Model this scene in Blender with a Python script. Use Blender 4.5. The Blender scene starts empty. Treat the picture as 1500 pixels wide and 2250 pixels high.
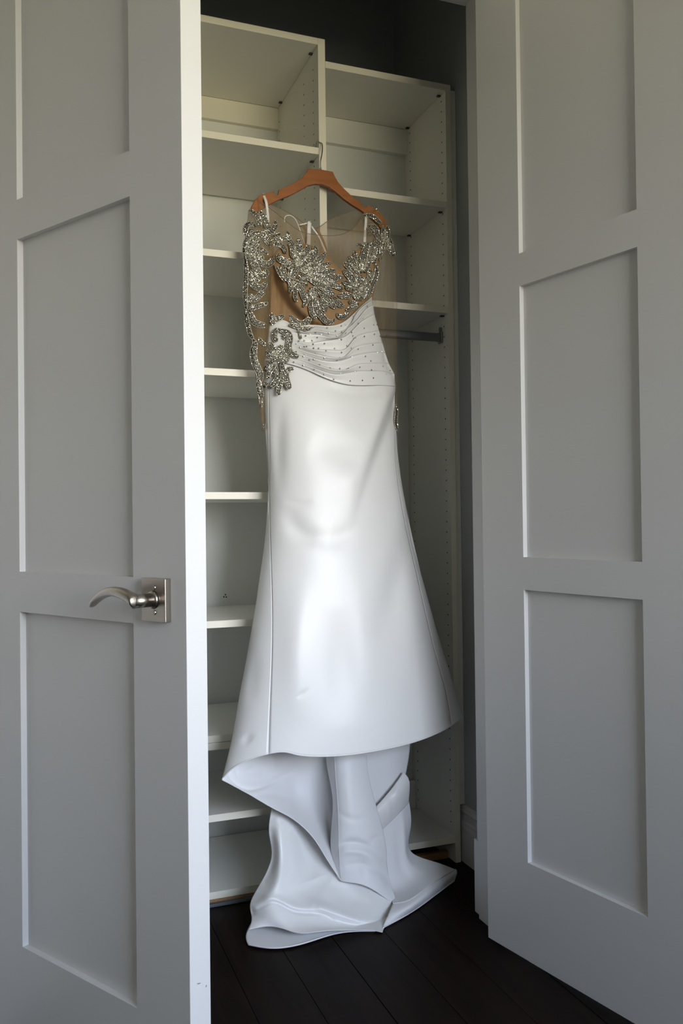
import bpy, bmesh, math, random
import numpy as np
from mathutils import Vector, Matrix

random.seed(7); np.random.seed(7)
SC = bpy.context.scene
COL = SC.collection

# ------------------------------------------------------------------ camera
CAM_F, CAM_YAW, CAM_PITCH, CAM_ROLL = 1862.75, 20.8143, 0.6559, -0.6885
CAM_C = np.array([-0.0642, -2.3172, 1.05])
_y, _p, _r = (math.radians(a) for a in (CAM_YAW, CAM_PITCH, CAM_ROLL))
FWD = np.array([math.sin(_y)*math.cos(_p), math.cos(_y)*math.cos(_p), math.sin(_p)])
_rt = np.array([math.cos(_y), -math.sin(_y), 0.0]); _up = np.cross(_rt, FWD)
RGT = _rt*math.cos(_r) + _up*math.sin(_r)
UPV = -_rt*math.sin(_r) + _up*math.cos(_r)
cam_data = bpy.data.cameras.new('camera')
cam_data.sensor_fit = 'HORIZONTAL'; cam_data.sensor_width = 36.0
cam_data.lens = CAM_F/1500*36.0; cam_data.clip_start = 0.05
cam = bpy.data.objects.new('camera', cam_data); COL.objects.link(cam)
cam.matrix_world = Matrix(((RGT[0], UPV[0], -FWD[0], CAM_C[0]), (RGT[1], UPV[1], -FWD[1], CAM_C[1]),
                           (RGT[2], UPV[2], -FWD[2], CAM_C[2]), (0, 0, 0, 1)))
SC.camera = cam

# ------------------------------------------------------------------ world: open sky above, green garden below the horizon
world = bpy.data.worlds.new('daylight'); SC.world = world; world.use_nodes = True
wn, wl = world.node_tree.nodes, world.node_tree.links
wn.clear()
wo = wn.new('ShaderNodeOutputWorld'); wb = wn.new('ShaderNodeBackground')
wt = wn.new('ShaderNodeTexCoord'); ws = wn.new('ShaderNodeSeparateXYZ'); wr = wn.new('ShaderNodeValToRGB')
wm = wn.new('ShaderNodeMapRange'); wm.inputs['From Min'].default_value = -1; wm.inputs['From Max'].default_value = 1
wl.new(wt.outputs['Generated'], ws.inputs[0]); wl.new(ws.outputs['Z'], wm.inputs['Value'])
wl.new(wm.outputs['Result'], wr.inputs['Fac']); wl.new(wr.outputs['Color'], wb.inputs['Color'])
wl.new(wb.outputs[0], wo.inputs[0])
el = wr.color_ramp.elements                 # hazy bright horizon, bluer and dimmer overhead, olive ground
el[0].position = 0.0; el[0].color = (0.23, 0.21, 0.14, 1)
el[1].position = 1.0; el[1].color = (0.17, 0.25, 0.42, 1)
for pos_, c_ in ((0.485, (0.42, 0.385, 0.27)), (0.525, (1.0, 0.975, 0.93)), (0.60, (0.86, 0.91, 1.0)), (0.70, (0.51, 0.61, 0.81)), (0.82, (0.29, 0.38, 0.58))):
    e = el.new(pos_); e.color = (*c_, 1)
wb.inputs['Strength'].default_value = 19.3

# ------------------------------------------------------------------ window portal (daylight enters through the window behind the camera)
WIN_X0, WIN_X1, WIN_Z0, WIN_Z1, ROOM_Y0 = 0.40, 3.30, 0.95, 2.32, -3.7
pl = bpy.data.lights.new('window_portal', 'AREA'); pl.shape = 'RECTANGLE'
pl.size = WIN_X1-WIN_X0; pl.size_y = WIN_Z1-WIN_Z0
pl.cycles.is_portal = True
po = bpy.data.objects.new('window_portal', pl); COL.objects.link(po)
po.location = ((WIN_X0+WIN_X1)/2, ROOM_Y0-0.02, (WIN_Z0+WIN_Z1)/2); po.rotation_euler = (math.radians(90), 0, 0)

SC.view_settings.view_transform = 'Standard'; SC.view_settings.look = 'None'
SC.view_settings.exposure = 0.0; SC.view_settings.gamma = 1.0; SC.view_settings.use_curve_mapping = False

# ------------------------------------------------------------------ helpers
def ray(px, py):
    return FWD + RGT*(px-750)/CAM_F - UPV*(py-1125)/CAM_F
def at(px, py, Y):                 # point of the plane y = Y seen at pixel (px, py)
    v = ray(px, py); return CAM_C + v*(Y-CAM_C[1])/v[1]
def atz(px, py, z):
    v = ray(px, py); return CAM_C + v*(z-CAM_C[2])/v[2]
def atx(px, py, x):
    v = ray(px, py); return CAM_C + v*(x-CAM_C[0])/v[0]

def material(name, color, rough=0.5, metal=0.0, var=0.0, vscale=6.0, bump=0.0, bscale=200.0, stretch=None, **kw):
    m = bpy.data.materials.new(name); m.use_nodes = True
    nt = m.node_tree; n, l = nt.nodes, nt.links
    b = n['Principled BSDF']
    b.inputs['Base Color'].default_value = (*color, 1); b.inputs['Roughness'].default_value = rough
    b.inputs['Metallic'].default_value = metal
    for k, v in kw.items():
        b.inputs[k.replace('_', ' ')].default_value = v
    tc = n.new('ShaderNodeTexCoord'); mp = n.new('ShaderNodeMapping'); l.new(tc.outputs['Object'], mp.inputs['Vector'])
    if stretch: mp.inputs['Scale'].default_value = stretch
    if var:
        nz = n.new('ShaderNodeTexNoise'); nz.inputs['Scale'].default_value = vscale; nz.inputs['Detail'].default_value = 5
        l.new(mp.outputs[0], nz.inputs['Vector'])
        mx = n.new('ShaderNodeMixRGB'); l.new(nz.outputs['Fac'], mx.inputs['Fac'])
        mx.inputs[1].default_value = (*[c*(1-var) for c in color], 1); mx.inputs[2].default_value = (*[min(1, c*(1+var)) for c in color], 1)
        l.new(mx.outputs[0], b.inputs['Base Color'])
    if bump:
        nb = n.new('ShaderNodeTexNoise'); nb.inputs['Scale'].default_value = bscale; nb.inputs['Detail'].default_value = 2
        l.new(mp.outputs[0], nb.inputs['Vector'])
        bp = n.new('ShaderNodeBump'); bp.inputs['Strength'].default_value = bump; bp.inputs['Distance'].default_value = 0.002
        l.new(nb.outputs['Fac'], bp.inputs['Height']); l.new(bp.outputs[0], b.inputs['Normal'])
    return m

def wood_material(name, c1, c2, rough, scale=(1, 1, 1), wscale=8.0, spec=0.5):
    m = bpy.data.materials.new(name); m.use_nodes = True
    n, l = m.node_tree.nodes, m.node_tree.links; b = n['Principled BSDF']
    tc = n.new('ShaderNodeTexCoord'); mp = n.new('ShaderNodeMapping'); mp.inputs['Scale'].default_value = scale
    oi = n.new('ShaderNodeObjectInfo'); ad = n.new('ShaderNodeVectorMath')
    l.new(tc.outputs['Object'], mp.inputs['Vector']); l.new(mp.outputs[0], ad.inputs[0]); l.new(oi.outputs['Random'], ad.inputs[1])
    nz = n.new('ShaderNodeTexNoise'); nz.inputs['Scale'].default_value = wscale; nz.inputs['Detail'].default_value = 8; nz.inputs['Distortion'].default_value = 0.6
    l.new(ad.outputs[0], nz.inputs['Vector'])
    cr = n.new('ShaderNodeValToRGB'); l.new(nz.outputs['Fac'], cr.inputs['Fac'])
    cr.color_ramp.elements[0].position = 0.3; cr.color_ramp.elements[0].color = (*c1, 1)
    cr.color_ramp.elements[1].position = 0.7; cr.color_ramp.elements[1].color = (*c2, 1)
    l.new(cr.outputs[0], b.inputs['Base Color']); b.inputs['Roughness'].default_value = rough; b.inputs['Specular IOR Level'].default_value = spec
    bp = n.new('ShaderNodeBump'); bp.inputs['Strength'].default_value = 0.15; bp.inputs['Distance'].default_value = 0.001
    l.new(nz.outputs['Fac'], bp.inputs['Height']); l.new(bp.outputs[0], b.inputs['Normal'])
    return m

def sheer_material(name, color, opacity, rough=0.7, wrinkle=0.0):
    m = bpy.data.materials.new(name); m.use_nodes = True
    n, l = m.node_tree.nodes, m.node_tree.links; n.clear()
    o = n.new('ShaderNodeOutputMaterial'); mx = n.new('ShaderNodeMixShader'); tr = n.new('ShaderNodeBsdfTransparent')
    df = n.new('ShaderNodeBsdfDiffuse'); tl = n.new('ShaderNodeBsdfTranslucent'); m2 = n.new('ShaderNodeMixShader')
    df.inputs['Color'].default_value = (*color, 1); tl.inputs['Color'].default_value = (*color, 1)
    m2.inputs[0].default_value = 0.35
    l.new(df.outputs[0], m2.inputs[1]); l.new(tl.outputs[0], m2.inputs[2])
    l.new(tr.outputs[0], mx.inputs[1]); l.new(m2.outputs[0], mx.inputs[2]); l.new(mx.outputs[0], o.inputs[0])
    mx.inputs[0].default_value = opacity
    if wrinkle:      # the knit of the tulle is a little denser along its gathers
        tc = n.new('ShaderNodeTexCoord'); mp = n.new('ShaderNodeMapping'); mp.inputs['Scale'].default_value = (60, 60, 3)
        nz = n.new('ShaderNodeTexNoise'); nz.inputs['Scale'].default_value = 1.0; nz.inputs['Detail'].default_value = 3
        mr = n.new('ShaderNodeMapRange'); mr.inputs['From Min'].default_value = 0.3; mr.inputs['From Max'].default_value = 0.75
        mr.inputs['To Min'].default_value = opacity-wrinkle; mr.inputs['To Max'].default_value = opacity+wrinkle
        l.new(tc.outputs['Object'], mp.inputs[0]); l.new(mp.outputs[0], nz.inputs['Vector'])
        l.new(nz.outputs['Fac'], mr.inputs['Value']); l.new(mr.outputs[0], mx.inputs[0])
    return m

def link(name, mesh, mat=None, parent=None):
    o = bpy.data.objects.new(name, mesh); COL.objects.link(o)
    if mat is not None and mesh is not None and not mesh.materials: mesh.materials.append(mat)
    if parent is not None: o.parent = parent
    return o
def empty(name, label, cat, group=None, kind=None):
    o = bpy.data.objects.new(name, None); COL.objects.link(o); o.empty_display_size = 0.05
    return tag(o, label, cat, group, kind)
def tag(o, label=None, cat=None, group=None, kind=None):
    if label: o['label'] = label
    if cat: o['category'] = cat
    if group: o['group'] = group
    if kind: o['kind'] = kind
    return o
def from_bm(name, bm, mat, parent=None, smooth=False):
    me = bpy.data.meshes.new(name); bm.normal_update(); bm.to_mesh(me); bm.free()
    if smooth: me.polygons.foreach_set('use_smooth', [True]*len(me.polygons))
    return link(name, me, mat, parent)
def from_pd(name, verts, faces, mat, parent=None, smooth=True):
    me = bpy.data.meshes.new(name); me.from_pydata([tuple(map(float, v)) for v in verts], [], faces); me.validate(); me.update()
    if smooth: me.polygons.foreach_set('use_smooth', [True]*len(me.polygons))
    return link(name, me, mat, parent)

def add_box(bm, x0, x1, y0, y1, z0, z1, M=None, bev=0.0):
    g = bmesh.ops.create_cube(bm, size=1.0)
    S = Matrix.Translation(((x0+x1)/2, (y0+y1)/2, (z0+z1)/2)) @ Matrix.Diagonal((x1-x0, y1-y0, z1-z0, 1))
    bmesh.ops.transform(bm, matrix=S, verts=g['verts'])
    if bev:
        ed = list({e for v in g['verts'] for e in v.link_edges})
        r = bmesh.ops.bevel(bm, geom=ed, offset=bev, segments=2, profile=0.5, affect='EDGES')
        vs = list({v for f in r['faces'] for v in f.verts} | {v for v in g['verts'] if v.is_valid})
    else: vs = g['verts']
    if M is not None: bmesh.ops.transform(bm, matrix=M, verts=vs)
    return vs
def box(name, x0, x1, y0, y1, z0, z1, mat, parent=None, bev=0.0, M=None):
    bm = bmesh.new(); add_box(bm, x0, x1, y0, y1, z0, z1, M, bev); return from_bm(name, bm, mat, parent)
def add_tube(bm, pts, rad, seg=10, cap=True):
    pts = [Vector(p) for p in pts]; rr = rad if hasattr(rad, '__len__') else [rad]*len(pts)
    t = (pts[1]-pts[0]).normalized(); u = t.orthogonal().normalized(); rings = []
    for i, p in enumerate(pts):
        t = (pts[min(i+1, len(pts)-1)]-pts[max(i-1, 0)]).normalized()
        u = (u - t*u.dot(t)).normalized(); w = t.cross(u)
        rings.append([bm.verts.new(p+(u*math.cos(a)+w*math.sin(a))*rr[i]) for a in (2*math.pi*k/seg for k in range(seg))])
    for a, b in zip(rings, rings[1:]):
        for k in range(seg): bm.faces.new((a[k], a[(k+1) % seg], b[(k+1) % seg], b[k]))
    if cap: bm.faces.new(rings[0][::-1]); bm.faces.new(rings[-1])
def extrude_poly(bm, poly, y0, y1, M=None):      # closed polygon in x,z pushed from y0 to y1
    a = [bm.verts.new((x, y0, z)) for x, z in poly]; b = [bm.verts.new((x, y1, z)) for x, z in poly]
    bm.faces.new(a); bm.faces.new(b[::-1])
    for i in range(len(a)):
        j = (i+1) % len(a); bm.faces.new((a[j], a[i], b[i], b[j]))
    bmesh.ops.recalc_face_normals(bm, faces=bm.faces[:])
    if M is not None: bmesh.ops.transform(bm, matrix=M, verts=a+b)

# ------------------------------------------------------------------ materials
M_door = material('door_paint', (0.64, 0.64, 0.632), 0.42, var=0.02, vscale=3, bump=0.05, bscale=350)
M_trim = material('trim_paint', (0.62, 0.62, 0.61), 0.45, var=0.02, bump=0.04, bscale=300)
M_wall = material('wall_paint', (0.84, 0.84, 0.82), 0.85, var=0.03, bump=0.1, bscale=250)
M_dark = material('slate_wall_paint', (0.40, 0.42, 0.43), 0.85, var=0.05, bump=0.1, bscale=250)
M_ceil = material('ceiling_paint', (0.70, 0.70, 0.69), 0.9, var=0.02)
M_lam = material('cream_laminate', (0.84, 0.83, 0.765), 0.45, var=0.015, bump=0.03, bscale=500)
M_edge = material('cream_edge_band', (0.83, 0.79, 0.665), 0.45, var=0.015)
M_back = material('grey_back_board', (0.80, 0.815, 0.775), 0.5, var=0.015)
M_hole = material('pin_hole_dark', (0.015, 0.014, 0.012), 0.8, var=0.1)
M_pin = material('shelf_pin_metal', (0.06, 0.06, 0.055), 0.4, 0.6, var=0.1)
M_chip = material('raw_particle_board', (0.36, 0.21, 0.10), 0.9, var=0.45, vscale=220)
M_plinth = material('dark_plinth_strip', (0.10, 0.11, 0.13), 0.5, var=0.1)
M_floor = wood_material('dark_stained_oak', (0.004, 0.0022, 0.0015), (0.012, 0.006, 0.0035), 0.5, (14, 1.2, 14), 3.0, 0.10)
M_nickel = material('brushed_nickel', (0.40, 0.36, 0.32), 0.30, 1.0, var=0.06, vscale=40, bump=0.05, bscale=120, stretch=(1, 1, 30))
M_chrome = material('chrome_wire', (0.72, 0.72, 0.70), 0.16, 1.0, var=0.03)
M_rod = material('rod_metal', (0.22, 0.23, 0.24), 0.35, 0.8, var=0.05)
M_frame = material('window_frame_paint', (0.75, 0.75, 0.75), 0.5, var=0.02)
M_beech = wood_material('honey_beech', (0.26, 0.082, 0.019), (0.35, 0.125, 0.032), 0.42, (3, 20, 20), 2.5, 0.3)
M_scuff = material('scuff_grey', (0.22, 0.23, 0.25), 0.7, var=0.3, vscale=90)

# ------------------------------------------------------------------ the setting
def struct(o, label, cat): return tag(o, label, cat, kind='structure')
RX0, RX1, CEIL = -4.2, 3.9, 3.05
WALL_Y0, WALL_Y1 = -0.455, -0.335          # bedroom face and closet face of the wall with the doors
OPX0, OPX1, OPZ = -0.137, 1.060, 2.425     # opening between the jambs
CLX0, CLX1, CLY1 = -0.30, 1.215, 0.452     # closet side walls and back wall

# floor: dark planks running into the closet, each plank its own piece on a sub-floor slab
floor = box('floor', RX0, RX1, ROOM_Y0, CLY1+0.1, -0.10, -0.012, M_hole)
struct(floor, 'dark brown stained plank floor running into the closet', 'floor')
PW = 0.1345; xk = 0.3985-PW*24
k = 0
while xk < RX1:
    x0, x1 = max(xk, RX0), min(xk+PW, RX1)
    if x1-x0 > 0.01:
        cuts = [ROOM_Y0]; yy = ROOM_Y0+0.9+((k*0.37) % 0.6)
        cuts.append(yy)
        cuts.append(CLY1)
        near = 0.1 < x0 < 1.6
        for a, b in zip(cuts, cuts[1:]):
            dz = 0.0006*((k*7+int(b*10)) % 3)/2
            box('plank', x0+0.0007, x1-0.0007, a+0.0007, b-0.0007, -0.012, -dz, M_floor, floor, bev=0.0006 if near else 0)
    xk += PW; k += 1

def slab(name, x0, x1, y0, y1, z0, z1, mat, label, cat): return struct(box(name, x0, x1, y0, y1, z0, z1, mat), label, cat)
slab('ceiling', RX0-0.1, RX1+0.1, ROOM_Y0-0.1, CLY1+0.2, CEIL, CEIL+0.1, M_ceil, 'white ceiling over bedroom and closet', 'ceiling')
slab('wall_left', RX0-0.1, RX0, ROOM_Y0, WALL_Y1, 0, CEIL, M_wall, 'pale bedroom side wall left of the camera', 'wall')
slab('wall_right', RX1, RX1+0.1, ROOM_Y0, WALL_Y1, 0, CEIL, M_wall, 'pale bedroom side wall right of the camera', 'wall')
bm = bmesh.new()
add_box(bm, RX0, WIN_X0, ROOM_Y0-0.12, ROOM_Y0, 0, CEIL); add_box(bm, WIN_X1, RX1, ROOM_Y0-0.12, ROOM_Y0, 0, CEIL)
add_box(bm, WIN_X0, WIN_X1, ROOM_Y0-0.12, ROOM_Y0, 0, WIN_Z0); add_box(bm, WIN_X0, WIN_X1, ROOM_Y0-0.12, ROOM_Y0, WIN_Z1, CEIL)
struct(from_bm('wall_back', bm, M_wall), 'bedroom wall behind the camera with the window', 'wall')
bm = bmesh.new()
for x in (WIN_X0, (WIN_X0+WIN_X1)/2-0.025, WIN_X1-0.05): add_box(bm, x, x+0.05, ROOM_Y0-0.09, ROOM_Y0-0.04, WIN_Z0, WIN_Z1)
for z in (WIN_Z0, WIN_Z1-0.05): add_box(bm, WIN_X0, WIN_X1, ROOM_Y0-0.09, ROOM_Y0-0.04, z, z+0.05)
struct(from_bm('window_1', bm, M_frame), 'white framed bedroom window behind the camera', 'window')
bm = bmesh.new()
add_box(bm, RX0, OPX0-0.02, WALL_Y0, WALL_Y1, 0, CEIL); add_box(bm, OPX1+0.02, RX1, WALL_Y0, WALL_Y1, 0, CEIL)
add_box(bm, OPX0-0.02, OPX1+0.02, WALL_Y0, WALL_Y1, OPZ+0.02, CEIL)
struct(from_bm('wall_front', bm, M_wall), 'pale wall that holds the double closet doors', 'wall')
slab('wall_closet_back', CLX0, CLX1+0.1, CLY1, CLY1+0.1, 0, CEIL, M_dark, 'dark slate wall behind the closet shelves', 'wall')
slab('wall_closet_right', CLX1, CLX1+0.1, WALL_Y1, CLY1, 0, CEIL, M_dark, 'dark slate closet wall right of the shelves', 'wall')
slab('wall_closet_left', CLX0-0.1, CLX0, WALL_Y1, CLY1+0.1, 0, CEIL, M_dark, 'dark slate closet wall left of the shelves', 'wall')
# jambs, head and closet-side casing
slab('trim_1', OPX1, OPX1+0.02, WALL_Y0-0.002, WALL_Y1-0.008, 0.001, OPZ+0.02, M_trim, 'white door jamb board right of the dress', 'trim')
slab('trim_2', OPX0, OPX1, WALL_Y0-0.002, WALL_Y1-0.008, OPZ, OPZ+0.02, M_trim, 'white door head board over the opening', 'trim')
slab('trim_3', OPX0-0.02, OPX0, WALL_Y0-0.002, WALL_Y1-0.008, 0.001, OPZ+0.02, M_trim, 'white door jamb board left of the opening', 'trim')
def casing(name, x0, x1, z0, z1, label, plinth=None):
    bm = bmesh.new(); add_box(bm, x0, x1, WALL_Y1, WALL_Y1+0.017, z0, z1, bev=0.002)
    o = struct(from_bm(name, bm, M_trim), label, 'trim')
    if plinth: box('plinth_block', plinth[0], plinth[1], WALL_Y1, WALL_Y1+0.032, 0.001, 0.196, M_trim, o, bev=0.0015)
casing('trim_4', OPX1+0.011, OPX1+0.10, 0.196, OPZ+0.08, 'white closet-side casing right of the opening with plinth block', (OPX1+0.010, OPX1+0.11))
casing('trim_5', OPX0-0.10, OPX0-0.011, 0.196, OPZ+0.08, 'white closet-side casing left of the opening with plinth block', (OPX0-0.11, OPX0-0.010))
casing('trim_6', OPX0-0.011, OPX1+0.011, OPZ+0.011, OPZ+0.08, 'white closet-side casing above the opening')
# moulded baseboard along the right closet wall
prof = [(0, 0), (0.013, 0), (0.013, 0.105), (0.011, 0.112), (0.011, 0.122), (0.008, 0.128), (0.007, 0.145), (0.010, 0.152), (0.007, 0.165), (0.002, 0.172), (0, 0.172)]
bm = bmesh.new()
a = [bm.verts.new((CLX1-x, WALL_Y1+0.02, z+0.001)) for x, z in prof]; b = [bm.verts.new((CLX1-x, 0.03, z+0.001)) for x, z in prof]
bm.faces.new(a); bm.faces.new(b[::-1])
for i in range(len(a)):
    j = (i+1) % len(a); bm.faces.new((a[i], a[j], b[j], b[i]))
bmesh.ops.recalc_face_normals(bm, faces=bm.faces[:])
struct(from_bm('baseboard_right', bm, M_trim), 'white moulded baseboard on the closet wall beside the shelves', 'baseboard')

# ------------------------------------------------------------------ the two panelled doors
DW, DT, DH, ST_ = 0.6045, 0.0438, 2.422, 0.1315
RAILS = [(0.012, 0.2428), (0.884, 0.9612), (1.6034, 1.6804), (2.322, DH)]
def door(name, corner, a_deg, exterior, label, st_hinge):
    """door built in its own frame: u runs from the hinge to the free edge, v from the seen face into the thickness"""
    a = math.radians(a_deg)
    if exterior: du = Vector((math.cos(a), -math.sin(a), 0)); dv = Vector((math.sin(a), math.cos(a), 0))
    else: du = Vector((-math.cos(a), -math.sin(a), 0)); dv = Vector((math.sin(a), -math.cos(a), 0))
    root = empty(name, label, 'door', kind='structure')
    root.matrix_world = Matrix(((du.x, dv.x, 0, corner[0]), (du.y, dv.y, 0, corner[1]), (0, 0, 1, 0), (0, 0, 0, 1)))
    s0, s1 = st_hinge, DW-ST_
    def part(nm, *b, bev=0.0008):
        bm = bmesh.new(); add_box(bm, *b, bev=bev)
        if root.matrix_world.determinant() < 0: bmesh.ops.reverse_faces(bm, faces=bm.faces[:])
        return from_bm(nm, bm, M_door, root)
    part('stile', 0, s0, 0, DT, 0.012, DH); part('stile', s1, DW, 0, DT, 0.012, DH)
    for z0, z1 in RAILS: part('rail', s0-0.0004, s1+0.0004, 0, DT, z0, z1, bev=0)
    for (_, z0), (z1, _) in zip(RAILS, RAILS[1:]): part('panel', s0-0.006, s1+0.006, 0.0125, DT-0.0125, z0-0.006, z1+0.006, bev=0)
    return root
a_l = math.radians(58.686)
d1 = door('door_1', (0.1819-math.cos(a_l)*DW, -0.9738+math.sin(a_l)*DW), 58.686, True, 'white three-panel closet door with a nickel lever, opened on the left', ST_)
d2 = door('door_2', (1.0182, -0.4604), 102.05, False, 'white three-panel closet door standing open on the right without a visible lever', 0.1401)

# lever handle on the left door (door frame: u to the free edge, v away from the viewer, so the handle stands at negative v)
hz, hu = 0.9275, DW-0.0652
hroot = empty('lever_handle', None, None); hroot.parent = d1
bm = bmesh.new(); add_box(bm, hu-0.0295, hu+0.0295, -0.0125, 0, hz-0.0355, hz+0.0345, bev=0.0012); from_bm('rosette', bm, M_nickel, hroot)
for dz in (-0.0205, 0.0195):
    bm = bmesh.new(); bmesh.ops.create_cone(bm, cap_ends=True, segments=16, radius1=0.0042, radius2=0.0036, depth=0.002,
        matrix=Matrix.Translation((hu+0.003, -0.0132, hz+dz)) @ Matrix.Rotation(math.pi/2, 4, 'X'))
    add_box(bm, hu+0.0025, hu+0.0035, -0.0146, -0.0135, hz+dz-0.003, hz+dz+0.003); from_bm('screw', bm, M_nickel, hroot)
bm = bmesh.new()
add_tube(bm, [(hu, -0.012, hz), (hu, -0.0185, hz)], [0.0155, 0.0125], 24)
add_tube(bm, [(hu, -0.018, hz), (hu, -0.055, hz)], 0.0112, 24)
from_bm('neck', bm, M_nickel, hroot, True)
bm = bmesh.new(); N = 30; rings = []
for i in range(N+1):
    t = i/N
    u = hu+0.010-0.128*t
    zc = hz + 0.0005 + 0.0175*math.sin(math.pi*min(1, t*1.02))*0.95 - 0.014*t*t + (-0.002 if t < 0.05 else 0)
    v = -0.055 - 0.004*math.sin(math.pi*t) + 0.006*t
    hw = 0.0115*(1-0.35*t) if t < 0.93 else 0.0115*0.67*(1-(t-0.93)/0.09)          # depth of the blade
    ht = 0.0112*(1-0.52*t) if t < 0.93 else 0.0112*0.5*(1-(t-0.93)/0.12)
    rings.append([bm.verts.new((u+0.2*dz_*ht*0, v+dv_*hw, zc+dz_*ht)) for dv_, dz_ in
                  ((-0.55, 1), (0.75, 0.92), (1, 0.5), (1, -0.6), (0.7, -1), (-0.5, -0.85), (-1, -0.25), (-0.95, 0.55))])
for p, q in zip(rings, rings[1:]):
    for k in range(8): bm.faces.new((p[k], p[(k+1) % 8], q[(k+1) % 8], q[k]))
bm.faces.new(rings[0][::-1]); bm.faces.new(rings[-1]); bmesh.ops.recalc_face_normals(bm, faces=bm.faces[:])
o = from_bm('lever', bm, M_nickel, hroot, True)
md = o.modifiers.new('sub', 'SUBSURF'); md.levels = 1; md.render_levels = 1
# scuffs on the free edge of the left door, low down
for (u0, z0, w, h, r) in ((0.018, 0.318, 0.0085, 0.0018, -0.3), (0.034, 0.307, 0.004, 0.0022, 1.2)):
    bm = bmesh.new(); n_ = 10
    c = [bm.verts.new((DW+0.0002, u0+math.cos(2*math.pi*i/n_)*w*0.5*(1+0.3*math.sin(i*2.1))*math.cos(r)-math.sin(2*math.pi*i/n_)*h*0.5*math.sin(r),
         z0+math.cos(2*math.pi*i/n_)*w*0.5*math.sin(r)+math.sin(2*math.pi*i/n_)*h*0.5*math.cos(r))) for i in range(n_)]
    bm.faces.new(c); from_bm('scuff_mark', bm, M_scuff, d1)

# ------------------------------------------------------------------ the closet shelving
XD1, XD2, XR1, XR2, ZL, ZR, T = 0.7605, 0.7822, 1.177, 1.1945, 2.4626, 2.399, 0.0193
YL, YR = 0.425, 0.302                       # depth of the left and the right unit
LX0 = 0.02                                  # left end of the left unit, behind the door
uL = empty('shelving_unit', 'taller cream closet shelving unit on the left with seven shelves', 'shelving', 'cream closet shelving units'); uL.location = (LX0, 0, 0)
uR = empty('shelving_unit', 'lower cream closet shelving unit on the right with the hanging rod', 'shelving', 'cream closet shelving units'); uR.location = (XD2, 0, 0)
def lpart(root, name, x0, x1, y0, y1, z0, z1, mat, bev=0.0008):
    ox = root.location.x; return box(name, x0-ox, x1-ox, y0, y1, z0, z1, mat, root, bev)
def shelf(root, x0, x1, ydeep, ztop, t=T):
    ox = root.location.x; bm = bmesh.new(); add_box(bm, x0+0.0006-ox, x1-0.0006-ox, 0.0012, ydeep, ztop-t, ztop)
    o = from_bm('shelf', bm, M_lam, root)
    box('edge_band', x0+0.0006-ox, x1-0.0006-ox, 0, 0.0013, ztop-t, ztop, M_edge, o)
    return o
def side(root, x0, x1, ydeep, ztop):
    ox = root.location.x; bm = bmesh.new(); add_box(bm, x0-ox, x1-ox, 0.0012, ydeep, 0.0015, ztop)
    o = from_bm('side_panel', bm, M_lam, root)
    box('edge_band', x0-ox, x1-ox, 0, 0.0013, 0.0015, ztop, M_edge, o)
    return o
def holes(parent, root, xf, ys, z0, z1, nrm):
    bm = bmesh.new(); z = z0
    while z < z1:
        for y in ys:
            c = [bm.verts.new((xf+nrm*0.0003-root.location.x, y+0.0027*math.cos(2*math.pi*k/8), z+0.0027*math.sin(2*math.pi*k/8))) for k in range(8)]
            bm.faces.new(c if nrm > 0 else c[::-1])
        z += 0.032
    o = from_bm('pin_holes', bm, M_hole, parent); o['kind'] = 'stuff'
def pins(root, xf, nrm, ys, zs):
    for z in zs:
        for y in ys:
            bm = bmesh.new(); ox = root.location.x
            add_box(bm, *(sorted((xf-ox, xf-ox+nrm*0.011))), y-0.005, y+0.005, z-0.004, z-0.0005, bev=0.0006)
            from_bm('shelf_pin', bm, M_pin, root)
# left unit
sp = side(uL, XD1, XD2, YL, ZL); side(uL, LX0, LX0+0.02, YL, ZL)
holes(sp, uL, XD1, (0.0455, 0.134, 0.393), 0.12, 2.42, -1)
LZ = [ZL, 2.1403, 1.8107, 1.480, 1.136, 0.7801, 0.465, 0.465-T-0.0010, 0.2476, 0.0367]
for z in LZ: shelf(uL, LX0+0.02, XD1, YL-0.022, z)
lpart(uL, 'back_panel', LX0+0.018, XD1+0.002, YL-0.004, YL, 0.03, ZL-0.002, M_back)
lpart(uL, 'nailing_rail', LX0+0.02, XD1, YL-0.022, YL-0.0045, ZL-T-0.072, ZL-T-0.0005, M_edge)
lpart(uL, 'base_strip', LX0+0.02, XD1, 0.004, 0.05, 0.006, 0.0168, M_chip, 0)
lpart(uL, 'toe_plinth', LX0+0.02, XD1, -0.012, 0.003, 0.0005, 0.008, M_plinth)
pins(uL, XD1, -1, (0.05, 0.36), [z-T for z in LZ[1:3]]); pins(uL, XD1, -1, (0.05, 0.36), [ZL-T])
# three little screw holes in the back board of the fifth compartment
q = at(495, 1310, YL-0.0045)
for dx, dz in ((0, 0.005), (-0.005, -0.002), (0.003, -0.003)):
    bm = bmesh.new(); bmesh.ops.create_circle(bm, cap_ends=True, segments=10, radius=0.0026,
        matrix=Matrix.Translation((q[0]+dx-LX0, YL-0.0043, q[2]+dz)) @ Matrix.Rotation(math.pi/2, 4, 'X'))
    from_bm('screw_hole', bm, M_pin, uL)
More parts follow.
